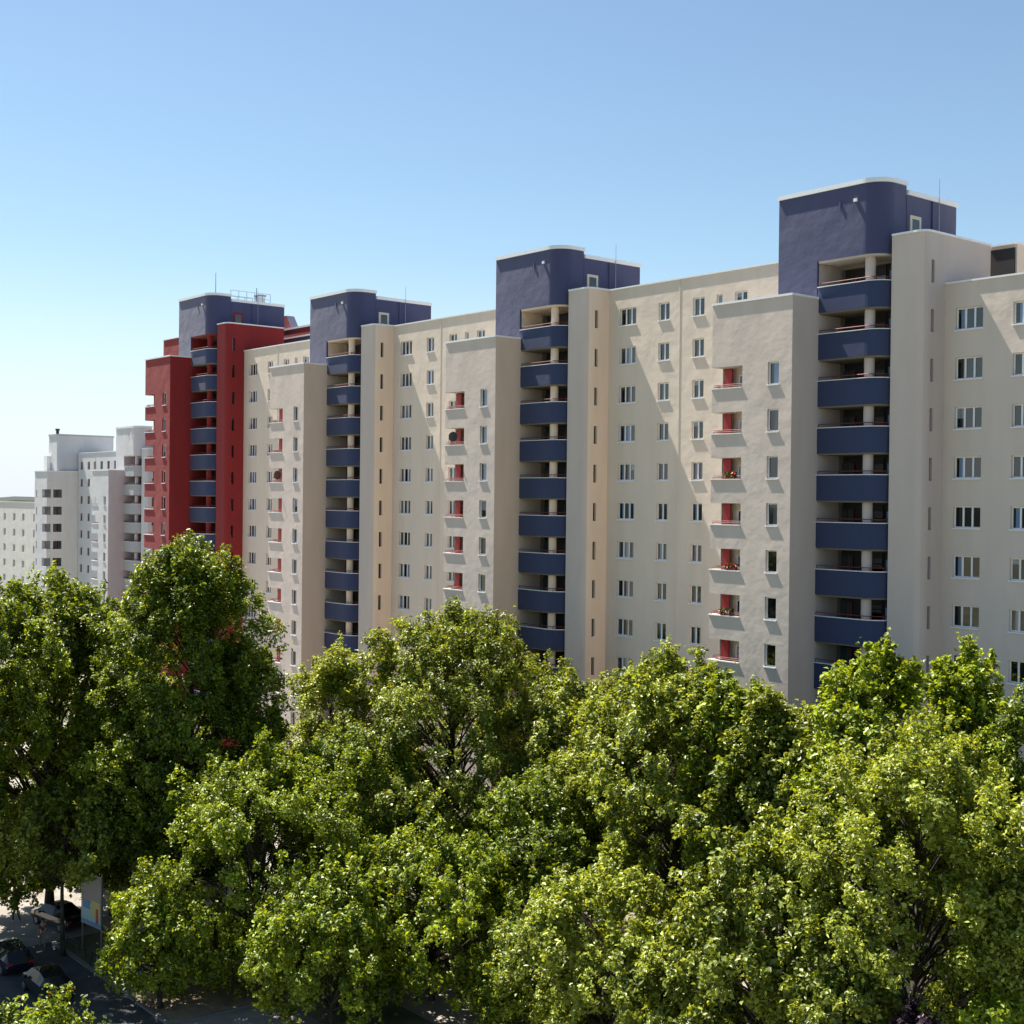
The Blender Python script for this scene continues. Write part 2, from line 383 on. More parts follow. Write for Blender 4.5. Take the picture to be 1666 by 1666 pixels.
    for a, b, c, d in dh:
        link('balcony_door', gm, root, (bl, yb, c)); link('stair_window', g2, root, (br-.85, BY+1.42, c))
    co = MB(); nseg = 20
    cx, cy, cr_ = X(-46.62), BY+.62, .30
    co.prism([(cx+cr_*math.cos(2*math.pi*i/nseg), cy+cr_*math.sin(2*math.pi*i/nseg)) for i in range(nseg)], 0.2, zt-.02, side); co.build('column', root)
    # --- stair slab at the right end of the section
    s0, s1 = X(-45.25), length; st = Z(15.42); back = 72.13
    sm = MB(); rr = .55
    sl_h = []
    for n in range(rows_b+2):
        zb = Z(12.60-S*n)
        if zb < 1: break
        sl_h.append((.60-rr+.03, .90-rr+.03, zb, zb+1.3))
    sm.wall((s1, SY+rr), (0, 1), back-SY-rr, 0, st, sl_h, (-1, 0), side, .25)
    prev = (s1, SY+rr)
    for i in range(1, 9):
        t = math.pi/2*i/8; q = (s1-rr+math.cos(t)*rr, SY+rr-math.sin(t)*rr)
        sm.face([(*q,0),(*prev,0),(*prev,st),(*q,st)], side if i < 5 else slab); prev = q
    sm.face([(s0,SY,0),(s1-rr,SY,0),(s1-rr,SY,st),(s0,SY,st)], slab)
    sm.face([(s0,SY,0),(s0,SY,st),(s0,FY,st),(s0,FY,0)], side)
    sm.face([(s0,back,0),(s0,back,st),(s1,back,st),(s1,back,0)], side)
    sm.face([(s0,SY,st-.1),(s1,SY+rr,st-.1),(s1,back,st-.1),(s0,back,st-.1)], 'roof')
    sm.build('stair_slab', root)
    e = MB()
    arc = [(s1-rr+math.sin(math.pi/2*i/8)*(rr+.07), SY+rr-math.cos(math.pi/2*i/8)*(rr+.07)) for i in range(9)]
    pth = [(X(-45.23), SY-.07)]+arc+[(s1+.07, back)]
    e.strip(pth, .32, st, st+.12, 'cap'); e.build('slab_roof_edge', root)
    gm = MB(); a, b, c, d = sl_h[0]; gm.box(-.26, -.2, a, b, 0, d-c, 'glass_dark'); gm.box(-.2, -.16, a, a+.04, 0, d-c, 'darkmetal'); gm = gm.mesh('slit_window')
    for (a, b, c, d) in sl_h: link('slit_window', gm, root, (s1, SY+rr, c))
    # --- penthouse: rounded lift housing in front, lower box behind
    pl, pr_ = X(-52.9), X(-45.45); zt = Z(18.60); zb = Z(14.5)
    p = MB()
    poly = round_path(pl, pr_, BY, 1.25, 67.06, 14)+[(pl, 67.06)]
    p.prism(poly, zb, zt, pent)
    p.box(pl, X(-49.97), BY, 67.05, wt-.1, zb, pent)
    p.box(pl+.02, X(-45.42), 67.06, p2, Z(15.0), Z(18.10), pent)
    ph = p.build('penthouse', root)
    e = MB(); e.strip(round_path(pl-.06, pr_+.09, BY-.09, 1.34, 67.1, 14), .35, zt, zt+.26, 'cap')
    e.strip([(X(-45.34), 67.12), (X(-45.34), p2+.06)], .35, Z(18.10), Z(18.38), 'cap')
    e.box(pl-.06, pl+.29, BY+.3, 67.1, zt, zt+.2, 'cap'); e.build('penthouse_roof_edge', ph)
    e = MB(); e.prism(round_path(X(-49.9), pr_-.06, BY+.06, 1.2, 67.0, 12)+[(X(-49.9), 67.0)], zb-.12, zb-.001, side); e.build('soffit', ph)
    wf = MB(); wf.box(X(-45.42)+.003, X(-45.42)+.06, 67.35, 68.45, Z(15.35), Z(16.95), wall)
    wf.box(X(-45.42)+.06, X(-45.42)+.07, 67.55, 68.25, Z(15.4), Z(16.75), 'glass_dark'); wf.build('hatch_window', ph)
    ms = MB(); ms.tube((X(-45.30), 70.2, Z(16.0)), (X(-45.30), 70.2, Z(19.5)), .028, .014, 'steel', 5); ms.build('lightning_rod', ph)
    dp = MB(); dp.tube((X(-45.36), 69.6, Z(15.4)), (X(-45.36), 69.6, Z(18.05)), .06, mat=pent, n=8); dp.build('downpipe', ph)
    vb = MB(); vb.box(X(-47.35), X(-47.12), BY-.12, BY+.01, Z(17.62), Z(17.80), 'cap'); vb.build('wall_lamp', ph); vb = MB(); vb.box(X(-48.4), X(-48.3), BY-.07, BY+.01, Z(17.45), Z(17.8), pent); vb.build('cable_box', ph)
    return root
GRP = 'stair sections of the long stepped apartment slab'
section('cream and grey tower section with blue penthouse, nearest and tallest in view at the right', 0, group=GRP, rows=12, side='shaded_return', wside='shaded_return')
section('middle cream section with blue penthouse and curved blue balconies, second tower from the right', -LMOD, group=GRP, rows=12, wside='tan', p2=72.9)
section('cream section with blue penthouse directly right of the dark red tower', -2*LMOD, group=GRP, rows=13, wside='tan', p2=73.2)
section('dark red tower section with blue penthouse and blue balconies', -3*LMOD, dz=S, wall='red', wing='red', side='red', slab='red', cut='red', group=GRP, rows=1, rows_b=13, p2=73.5, length=19.6, cols=(), top_small=())
# cream section running out of the frame on the right, one storey lower
sec0 = section('cream facade section one storey lower at the right edge of the picture', LMOD, dz=-S, group=GRP, rows=11, tower=False, wall='sandgrey',
               cols=((.70,3),(4.22,2),(8.9,2),(12.4,3),(18,2)), top_small=())
u = MB()
xo = 0.0
u.box(-.55, 1.2, 73.0, 86, H+12.0, H+15.5, 'cream'); u.box(-.5, 1.1, 72.88, 72.98, H+12.0, H+15.3, 'dark')
u.build('roof_structure', sec0)
e = MB(); e.box(1.05, 1.28, 72.95, 86, H+15.5, H+15.62, 'cap'); e.box(-.6, 1.04, 72.8, 73.2, H+15.5, H+15.6, 'cap'); e.build('roof_structure_edge', sec0)

# white sister building further back
section('white tower section with grey curved balconies half hidden behind the red tower', -140.45, 17.2, -8.4, wall='white', wing='white', side='mauve', slab='white', pent='white', para='white_grey',
        cut='white_grey', rows=8, rows_b=8, length=31.5, cols=((.9,'r'),(3.9,'r')), top_small=((6.4,'r'),(9.1,'r'),(11.8,'r'),(14.4,'r')), group='white apartment blocks beyond the red tower')

def white_end():
    root = tag(empty('apartment_block', (0,0,0)), 'white apartment block with box penthouse and paired dark loggias, left of the white tower', 'apartment building', 'white apartment blocks beyond the red tower')
    xl, xr, y0, y1, zt = -220.6, -215.1, 79.47, 84.6, H+3.95
    m = MB(); fh = []; rh = []; rows = []
    for n in range(9):
        zb = zt-4.25-2.8*n
        if zb < 1: break
        fh.append((3.4, 5.5, zb, zb+1.35)); rh.append((0, .75, zb, zb+1.35)); rh.append((1.05, 2.5, zb, zb+1.35)); rows.append(zb)
        fh.append((.7, 1.1, zb, zb+1.2))
    m.wall((xl, y0), (1,0), xr-xl, 0, zt, fh, (0,1), 'white', .3)
    m.wall((xr, y0), (0,1), y1-y0+6, 0, zt, rh, (-1,0), 'ivory', .3)
    m.face([(xl,y0,0),(xl,y0,zt),(xl,y1+6,zt),(xl,y1+6,0)], 'white'); m.face([(xl,y0,zt-.1),(xr,y0,zt-.1),(xr,y1+6,zt-.1),(xl,y1+6,zt-.1)], 'roof')
    m.build('wing_wall', root)
    e = MB(); e.box(xl-.05, xr+.05, y0-.1, y0+.2, zt, zt+.15, 'cap'); e.box(xr-.2, xr+.05, y0+.2, y1+6, zt, zt+.15, 'cap'); e.build('wing_roof_edge', root)
    g = MB(); g.face([(0,1.9,0),(2.1,1.9,0),(2.1,1.9,1.35),(0,1.9,1.35)], 'glass_grey'); g.box(.05,.15,.32,.4,0,1.35,'white'); g = g.mesh('loggia')
    g2 = MB(); g2.box(-.35,-.3,0,1.45,0,1.35,'glass_dark'); g2.box(-.33,-.2,.66,.74,0,1.35,'brownframe'); g2 = g2.mesh('loggia_window')
    for zb in rows:
        link('loggia', g, root, (xl+3.4, y0, zb)); link('loggia_window', g2, root, (xr, y0+1.05, zb))
        q = MB(); q.box(xl+.7, xl+1.1, y0+.25, y0+.3, zb, zb+1.2, 'glass_dark'); q.build('slit_window', root)
    p = MB(); px0, px1 = -219.3, -215.7
    p.box(px0, px1, 81.3, 90.9, zt-.1, H+9.9, 'white'); ph = p.build('penthouse', root)
    e = MB(); e.box(px0-.05, px1+.08, 81.2, 91, H+9.9, H+10.15, 'white_grey'); e.build('penthouse_roof_edge', ph)
    c = MB(); c.tube((-217.9, 82.2, H+10.1), (-217.9, 82.2, H+10.8), .25, .25, 'dark', 10); c.tube((-217.9, 82.2, H+10.8), (-217.9, 82.2, H+11.1), .36, .36, 'dark', 10); c.build('chimney', ph)
    q = MB(); q.box(-219.6, -218.2, 80.6, 81.2, zt+.2, zt+2.6, 'frame'); q.build('roof_door', ph)
white_end()

def cream_far():
    x1 = -229.5; x0 = -262; y = 84.0; zt = H-1.25
    root = tag(empty('apartment_block', (x0, y, 0)), 'low ivory apartment block with dark brown windows at the far left edge', 'apartment building')
    hs = []; ps = []
    for n in range(8):
        zb = zt-3.3-2.8*n
        if zb < 1: break
        for c in (3, 8, 13, 18, 22.6, 28.2):
            hs.append((c, c+1.9 if c == 28.2 else c+1.3, zb, zb+1.35)); ps.append((c, zb))
    m = MB(); m.wall((0,0), (1,0), x1-x0, 0, zt, hs, (0,1), 'ivory', .25)
    L_ = x1-x0
    m.face([(L_,0,0),(L_,12,0),(L_,12,zt),(L_,0,zt)], 'ivory'); m.face([(0,0,zt-.1),(L_,0,zt-.1),(L_,12,zt-.1),(0,12,zt-.1)], 'roof')
    m.face([(0,0,0),(0,0,zt),(0,12,zt),(0,12,0)], 'ivory'); m.build('facade_wall', root)
    e = MB(); e.box(0, L_, -.1, .25, zt, zt+.15, 'ivory'); e.build('roof_edge', root)
    def wm(wd, fr):
        g = MB(); g.box(0, wd, .2, .26, 0, 1.35, 'glass_dark'); g.box(0, wd, .14, .2, 0, .1, fr); g.box(0, wd, .14, .2, 1.25, 1.35, fr)
        for q in (0, wd/2-.05, wd-.1): g.box(q, q+.1, .14, .2, .1, 1.25, fr)
        return g.mesh('window')
    a, b = wm(1.3, 'frame'), wm(1.9, 'brownframe')
    for c, zb in ps: link('window', b if c == 28.2 else a, root, (c, 0, zb))
cream_far()

# roof superstructures seen above the roofs beside the red tower
o = MB(); o.box(0, 9, 0, 5, 0, 2.4, 'blue'); ro = tag(empty('rooftop_housing', (-131.3, 75.0, H+15.4)), 'blue rooftop box with red parapet band behind the cream roof beside the red tower', 'rooftop housing')
o.build('wall', ro)
o = MB(); o.box(-.1, 9.1, -.1, 5.1, 2.4, 3.3, 'red'); o.box(-.15, 9.15, -.15, 5.15, 3.3, 3.5, 'cap'); o.box(-.15, 9.15, -.15, -.1, 2.3, 2.45, 'cap'); o.build('parapet_band', ro)
o = MB(); o.face([(-1.1,.5,3.5),(.9,.5,3.5),(-.3,.5,5.1),(-1.1,.5,5.1)], 'red'); o.face([(-1.1,1.5,3.5),(-1.1,1.5,5.1),(-.3,1.5,5.1),(.9,1.5,3.5)], 'red'); o.face([(.9,.5,3.5),(.9,1.5,3.5),(-.3,1.5,5.1),(-.3,.5,5.1)], 'blue'); o.face([(-1.1,.5,5.1),(-.3,.5,5.1),(-.3,1.5,5.1),(-1.1,1.5,5.1)], 'cap'); o.build('stair_hood', ro)
# guard rail, masts and a vent on the red tower's roof
rx = -45.45-3*LMOD
rl = tag(empty('roof_guard_rail', (rx, 67.3, H+18.1+S)), 'thin steel guard rail with masts on top of the red tower penthouse', 'guard rail')
o = MB()
for a in range(6): o.tube((-.5, a*.95, 0), (-.5, a*.95, 1.3), .03, mat='steel', n=4)
for z in (.7, 1.3): o.tube((-.5, 0, z), (-.5, 4.75, z), .025, mat='steel', n=4)
for a in range(6): o.tube((-4.5, a*.95, 0), (-4.5, a*.95, 1.3), .03, mat='steel', n=4)
for z in (.7, 1.3): o.tube((-4.5, 0, z), (-4.5, 4.75, z), .025, mat='steel', n=4)
o.build('rail', rl)
o = MB(); o.tube((-.9, 3.3, 0), (-.9, 3.3, 1.9), .035, mat='darkmetal', n=5); o.build('mast', rl); o = MB(); o.tube((-3.0, -.5, 0), (-3.0, -.5, 3.4), .04, .025, mat='darkmetal', n=5); o.build('mast', rl)
tag(link('roof_vent', (lambda b: (b.box(-.4,.4,-.4,.4,0,1.1,'cap'), b.box(-.5,.5,-.5,.5,1.1,1.25,'steel'), b.mesh('roof_vent'))[2])(MB())), 'pale square roof vent among the rails on the red tower', 'roof vent').location = (rx-1.4, 71.3, H+18.1+S)

# ------------------------------------------------------------------ satellite dishes on loggias
def dish(x, y, z, r, col, label, rz=0.4):
    root = tag(empty('satellite_dish', (x, y, z)), label, 'satellite dish', 'satellite dishes on the loggias')
    root.rotation_euler = (0, 0, rz)
    m = MB(); n = 20; rings = [(0, .0), (.5, .03), (1, .12)]
    prev = None
    for k, (q, d) in enumerate(rings[1:]):
        ring = [(r*q*math.cos(2*math.pi*i/n), d*r*1.4, r*q*math.sin(2*math.pi*i/n)+r+.15) for i in range(n)]
        for i in range(n):
            j = (i+1) % n
            if prev is None: m.face([(0,0,r+.15), ring[i], ring[j]], col)
            else: m.face([prev[i], ring[i], ring[j], prev[j]], col)
        prev = ring
    m.build('reflector', root)
    m = MB(); m.tube((0,.06,-.1), (0,.06,r+.15), .025, mat='darkmetal'); m.tube((0,0,.15), (0,-.45,r*.8), .018, mat='darkmetal'); m.box(-.05,.05,-.52,-.42,r*.75,r*.95,'darkmetal'); m.build('arm', root)
M['dish_brown'] = pbr('brown_dish', (0.10, 0.03, 0.02), .6); M['dish_black'] = pbr('black_dish', (0.03, 0.03, 0.035), .6)
M['dish_grey'] = pbr('grey_dish', (0.25, 0.25, 0.24), .6)
dish(-55.2, 62.45, H+8.4-2.8*7-1.2, .38, 'dish_black', 'black dish on the lowest loggia of the nearest wing')
dish(-55.3-LMOD, 62.45, H+8.4-2.8-1.2, .40, 'dish_black', 'black dish on a loggia of the middle cream section')
dish(-54.9-2*LMOD, 62.45, H+8.4-5.6-1.2, .42, 'dish_brown', 'brown dish on a loggia of the wing beside the red tower')

# ------------------------------------------------------------------ ground, street, pavements
def sheet(name, x0, x1, y0, y1, z, mat, kind='structure', parent=None):
    m = MB(); m.face([(x0,y0,z),(x1,y0,z),(x1,y1,z),(x0,y1,z)], mat); o = m.build(name); o['kind'] = kind; return o
M['earth'] = pbr('park_ground', (0.12, 0.12, 0.06), 0.95); noise_col(M['earth'], (0.07, 0.085, 0.035), (0.24, 0.21, 0.15), .18, 6); 
M['asphalt'] = pbr('asphalt', (0.05, 0.05, 0.052), 0.9); noise_col(M['asphalt'], (0.040, 0.041, 0.044), (0.072, 0.072, 0.074), .9, 6)
M['paving'] = pbr('pale_paving', (0.30, 0.27, 0.23), 0.9); noise_col(M['paving'], (0.21, 0.19, 0.165), (0.30, 0.27, 0.24), .6, 6)
M['sand'] = pbr('sandy_yard', (0.42, 0.31, 0.19), 0.95); noise_col(M['sand'], (0.22, 0.155, 0.09), (0.34, 0.26, 0.17), .8, 6)
M['kerb'] = pbr('kerb_stone', (0.17, 0.165, 0.155), 0.9)
M['leaf_p'] = leaf_mat('leaf_purple', (0.020, 0.012, 0.018), (0.070, 0.040, 0.060), (1.4, .8, .9))
M['far'] = pbr('far_land', (0.016, 0.024, 0.018), 0.95)
sheet('ground', -9000, 9000, -9000, 9000, 0, 'earth')
sheet('street', -140, 90, 21.0, 30.9, .004, 'asphalt')
sheet('plaza', -175, -82.5, 21.0, 62, .008, 'paving')
sheet('path', -82.5, 60, 42.2, 47.6, .008, 'paving')
sheet('pavement', -65.4, 60, 31.2, 37.5, .008, 'paving')
sheet('sandy_yard', -70.6, -65.4, 31.2, 41.8, .010, 'sand')
sheet('forecourt', -82.5, -30, 55.5, 62.2, .006, 'paving')
k = MB(); k.box(-82.5, 60, 30.9, 31.15, 0, .12, 'kerb'); k.box(-65.55, -65.4, 31.15, 41.8, 0, .10, 'kerb'); k = k.build('kerb'); k['kind'] = 'structure'
# far wooded horizon
m = MB(); rr_ = random.Random(3); n = 260; prev = None
for i in range(n+1):
    a = R(-150+150*i/n); rad = 1500
    h_ = 22+5*math.sin(i*.21)+3*math.sin(i*.73+1)+rr_.random()*3
    q = [(rad*math.sin(a), rad*math.cos(a), 0), (rad*1.02*math.sin(a), rad*1.02*math.cos(a), h_), (rad*1.25*math.sin(a), rad*1.25*math.cos(a), h_+4)]
    if prev:
        m.face([prev[0], q[0], q[1], prev[1]], 'far'); m.face([prev[1], q[1], q[2], prev[2]], 'far')
    prev = q
hl = m.build('hills'); hl['kind'] = 'structure'

# ------------------------------------------------------------------ trees
def tubes_mesh(segs, mat, name):
    m = MB()
    for p0, p1, r0, r1 in segs: m.tube(p0, p1, r0, r1, mat, 7 if r0 > .12 else 5)
    return m.mesh(name, True)
def leaves_mesh(name, P, N, size, tone, mat, rng, slim=.62):
    n = len(P); N = N/np.linalg.norm(N, axis=1, keepdims=True)
    rv = rng.normal(size=(n,3)); T = np.cross(N, rv); T /= np.linalg.norm(T, axis=1, keepdims=True); B = np.cross(N, T)
    L = (size*rng.uniform(.45, 1.5, n)*rng.uniform(.85,1.15))[:,None]; W = L*slim*rng.uniform(.7,1.2,n)[:,None]; fold = L*rng.uniform(.05,.28,n)[:,None]
    a = P-T*L*.5; b = P+B*W*.5+N*fold+T*L*.06; c = P+T*L*.5-N*fold*.4; d = P-B*W*.5+N*fold+T*L*.06
    V = np.stack([a,b,c,d],1).reshape(-1,3).astype(np.float32)
    me = bpy.data.meshes.new(name); me.vertices.add(4*n); me.vertices.foreach_set('co', V.ravel())
    idx = np.arange(n)*4
    Fc = np.stack([idx,idx+1,idx+2, idx,idx+2,idx+3],1).astype(np.int32).ravel()
    me.loops.add(6*n); me.loops.foreach_set('vertex_index', Fc)
    me.polygons.add(2*n); me.polygons.foreach_set('loop_start', np.arange(0,6*n,3,dtype=np.int32))
    at = me.attributes.new('tone', 'FLOAT', 'POINT'); at.data.foreach_set('value', np.repeat(tone,4).astype(np.float32))
    me.materials.append(M[mat]); me.update(calc_edges=True); return me
def tree(name, label, x, y, h, rad, low, seed, mat='leaf_a', dens=1.0, size=.225, form='round', lobe_r=1.15, droop=0.0, group='broadleaf trees in front of the slab', squash=1.0):
    rng = np.random.default_rng(seed)
    root = tag(empty(name, (x, y, 0)), label, name, group if name == 'tree' else None)
    lobe_r *= .88; dens *= 1.12
    ch = h-low; lobes = int(2.0*rad*ch/lobe_r**1.2*dens)+14; nleaf = int(lobes*430*lobe_r**1.5*(.225/size)**1.7)
    ph = rng.uniform(0, 6.28, 4)
    def prof(t):
        if form == 'cone': return np.where(t < .25, .6+.4*(t/.25)**.7, (1-(t-.25)/.75)**.75*.98+.02)
        if form == 'bush': return np.sqrt(np.maximum(0, 1-((t-.25)/.78)**2))
        return np.where(t < .4, .55+.45*(t/.4)**.6, np.sqrt(np.maximum(0.01, 1-((t-.4)/.62)**2)))
    t = rng.uniform(0.02, .96, lobes)**(.85); az = rng.uniform(0, 2*np.pi, lobes)
    pr = prof(t)*(1+.16*np.sin(2*az+ph[0]+3*t)+.12*np.sin(3*az+ph[1]-4*t)+rng.normal(0,.07,lobes))
    rho = (rad-lobe_r*.7)*pr*np.sqrt(rng.uniform(.12, 1.0, lobes))
    LC = np.stack([rho*np.cos(az), rho*np.sin(az)*squash, low+ch*t-droop*(rho/rad)**2*2.0-lobe_r*.6], 1)
    # leading tufts that break the outline
    nt_ = max(8, lobes//6); ta = rng.uniform(0, 2*np.pi, nt_); trr = rad*rng.uniform(.0, .62, nt_)
    TC = np.stack([trr*np.cos(ta), trr*np.sin(ta)*squash, low+ch*(1-.35*(trr/rad)**1.6)-rng.uniform(-.5,1.3,nt_)], 1)
    LC = np.concatenate([LC, TC]); nl = len(LC)
    LR = np.concatenate([lobe_r*rng.uniform(.6,1.2,lobes), lobe_r*rng.uniform(.35,.6,nt_)])
    EL = np.concatenate([rng.uniform(.9,1.6,lobes), rng.uniform(1.7,2.8,nt_)])
    sub = 9
    D = rng.normal(size=(nl*sub,3)); D /= np.linalg.norm(D,axis=1,keepdims=True); D[:,2] = D[:,2]*.8+.15
    li = np.repeat(np.arange(nl), sub)
    SC_ = LC[li]+D*(LR[li]*rng.uniform(.55,1.0,nl*sub))[:,None]*np.stack([np.ones(nl*sub),np.ones(nl*sub),EL[li]],1)
    SR = LR[li]*rng.uniform(.22,.42,nl*sub)
    wgt = (SR**2); wgt /= wgt.sum()
    si = rng.choice(len(SC_), nleaf, p=wgt)
    g = rng.normal(size=(nleaf,3)); g /= np.linalg.norm(g,axis=1,keepdims=True); rr = rng.uniform(.25,1.25,nleaf)**.8
    P = SC_[si]+g*(SR[si]*rr)[:,None]; P[:,2] -= rng.exponential(.12, nleaf)
    # a share of stray leaves fills the spaces between the twigs
    P[::14] += rng.normal(0,.22,P[::14].shape)
    out = P-np.array([0,0,low+ch*.4]); out /= np.linalg.norm(out,axis=1,keepdims=True)
    N = np.array([0,0,.55])+.40*out+.3*g+rng.normal(0,.55,P.shape)
    tone = np.clip(rng.uniform(-.12,.12)+rng.normal(.42,.25,nleaf)+rng.normal(0,.10,len(SC_))[si]+rng.normal(0,.10,nl)[li[si]],0,1)
    link('crown', leaves_mesh('crown', P, N, size, tone, mat, rng), root)
    # trunk with limbs
    segs = []; tr = max(.12, h*.0125); top = low+ch*.72; k = 9; pts = []
    for i in range(k+1):
        f = i/k; pts.append(Vector((math.sin(f*3+seed)*.25*f, math.cos(f*2.4+seed)*.25*f, top*f)))
    rad_at = lambda f: tr*(1-f)**.8+.03
    for i in range(k): segs.append((pts[i], pts[i+1], rad_at(i/k)*(1.35 if i == 0 else 1), rad_at((i+1)/k)))
    for i in range(0, lobes, 3):
        c = Vector(LC[i]); hz = max(low*.8+(i*37%11)/11*ch*.18, min(top-.2, c.z-.8*math.hypot(c.x,c.y)-.3)); f = hz/top
        b0 = pts[min(k,int(f*k))].lerp(pts[min(k,int(f*k)+1)], f*k-int(f*k)); mid = b0.lerp(c,.5)+Vector((0,0,.12*(c-b0).length))
        r0 = min(rad_at(f)*.6, .035+.012*(c-b0).length)
        segs += [(b0,mid,r0,r0*.6),(mid,c,r0*.6,.015)]
    link('trunk', tubes_mesh(segs, 'bark', 'trunk'), root)
    return root

# ------------------------------------------------------------------ street furniture, hut, cars, people
M['hut_white'] = pbr('hut_white_paint', (0.42, 0.42, 0.42), .8); M['hut_olive'] = pbr('hut_olive_paint', (0.16, 0.14, 0.07), .85); M['plinth'] = pbr('concrete_plinth', (0.30, 0.27, 0.22), .9)
M['poster_grey'] = pbr('poster_grey', (0.28, 0.27, 0.25), .5); M['poster_blue'] = pbr('poster_blue', (0.08, 0.25, 0.42), .5)
M['poster_sea'] = pbr('poster_pale_blue', (0.30, 0.48, 0.52), .5); M['poster_yellow'] = pbr('poster_yellow', (0.52, 0.47, 0.16), .5); M['poster_red'] = pbr('poster_red', (0.42, 0.06, 0.03), .5)
M['tyre'] = pbr('tyre_rubber', (0.02, 0.02, 0.02), .85); M['rim'] = pbr('alloy_rim', (0.45, 0.45, 0.47), .3, .9)
M['car_glass'] = pbr('car_glass', (0.01, 0.012, 0.015), .12, 0, 0, .3); M['lamp_red'] = pbr('tail_lamp', (0.55, 0.02, 0.02), .2); M['lamp_clear'] = pbr('head_lamp', (0.7, 0.7, 0.7), .1)
# white hut with concrete plinth
hut = tag(empty('utility_hut', (-74.3, 32.4, 0)), 'small white flat-roofed hut with olive side on the sandy yard, half behind twigs', 'hut')
m = MB(); m.wall((0,0), (1,0), 3.6, .35, 2.6, [(2.3, 3.2, .35, 2.3)], (0,1), 'hut_white', .12); m.face([(0,0,.35),(0,0,2.6),(0,6.5,2.6),(0,6.5,.35)], 'hut_white')
m.face([(3.6,0,.35),(3.6,6.5,.35),(3.6,6.5,2.6),(3.6,0,2.6)], 'hut_olive'); m.face([(0,6.5,.35),(0,6.5,2.6),(3.6,6.5,2.6),(3.6,6.5,.35)], 'hut_olive'); m.build('wall', hut)
m = MB(); m.box(-.06, 3.66, -.06, 6.56, 0, .35, 'plinth'); m.build('plinth', hut)
m = MB(); m.box(-.15, 3.75, -.15, 6.65, 2.6, 2.78, 'plinth'); m.build('roof', hut)
m = MB(); m.box(2.3, 3.2, .12, .17, .35, 2.3, 'poster_grey'); m.build('door', hut)
# billboard
bb = tag(empty('billboard', (-77.75, 32.28, 0), math.atan2(-.28, -2.3)), 'tall poster board on two posts with a colourful picture under its grey top', 'billboard')
m = MB(); m.box(-.04, 2.36, -.06, .06, 1.7, 4.9, 'steel'); m.build('board', bb)
m = MB(); f_ = .064
m.box(.03, 2.29, f_, f_+.01, 3.1, 4.83, 'poster_grey'); m.box(.03, 2.29, f_, f_+.01, 1.77, 3.097, 'poster_sea')
m.box(.06, 1.1, f_+.012, f_+.02, 2.3, 3.3, 'poster_yellow'); m.box(.25, .55, f_+.022, f_+.03, 2.0, 2.9, 'poster_red'); m.box(1.3, 2.1, f_+.012, f_+.02, 2.7, 3.2, 'poster_blue'); m.box(.05, 2.27, f_+.012, f_+.02, 1.79, 2.0, 'poster_blue')
m.build('poster', bb)
for q in (.02, 2.30):
    m = MB(); m.tube((q, 0, 0), (q, 0, 5.0), .045, mat='steel', n=8); m.build('post', bb)
# street lamp
la = tag(empty('street_lamp', (-77.2, 34.0, 0)), 'slim grey lamp post standing right of the poster board', 'street lamp')
m = MB(); m.tube((0,0,0), (0,0,.9), .08, .08, 'steel', 10); m.tube((0,0,.9), (0,0,5.6), .055, .04, 'steel', 10); m.build('pole', la)
m = MB(); m.tube((0,0,5.6), (0,0,5.75), .08, .26, 'darkmetal', 12); m.tube((0,0,5.75), (0,0,5.95), .26, .12, 'darkmetal', 12); m.build('lamp_head', la)
def fence():
    root = tag(empty('low_fence', (-82.5, 31.6, 0)), 'low dark metal rail fence running behind the kerb past the poster board', 'fence')
    for i in range(9):
        m = MB(); m.tube((i*1.0,0,0), (i*1.0,0,.6), .03, mat='darkmetal'); m.build('post', root)
    m = MB(); m.tube((0,0,.58), (8,0,.58), .025, mat='darkmetal'); m.tube((0,0,.32), (8,0,.32), .02, mat='darkmetal'); m.build('rail', root)
fence()
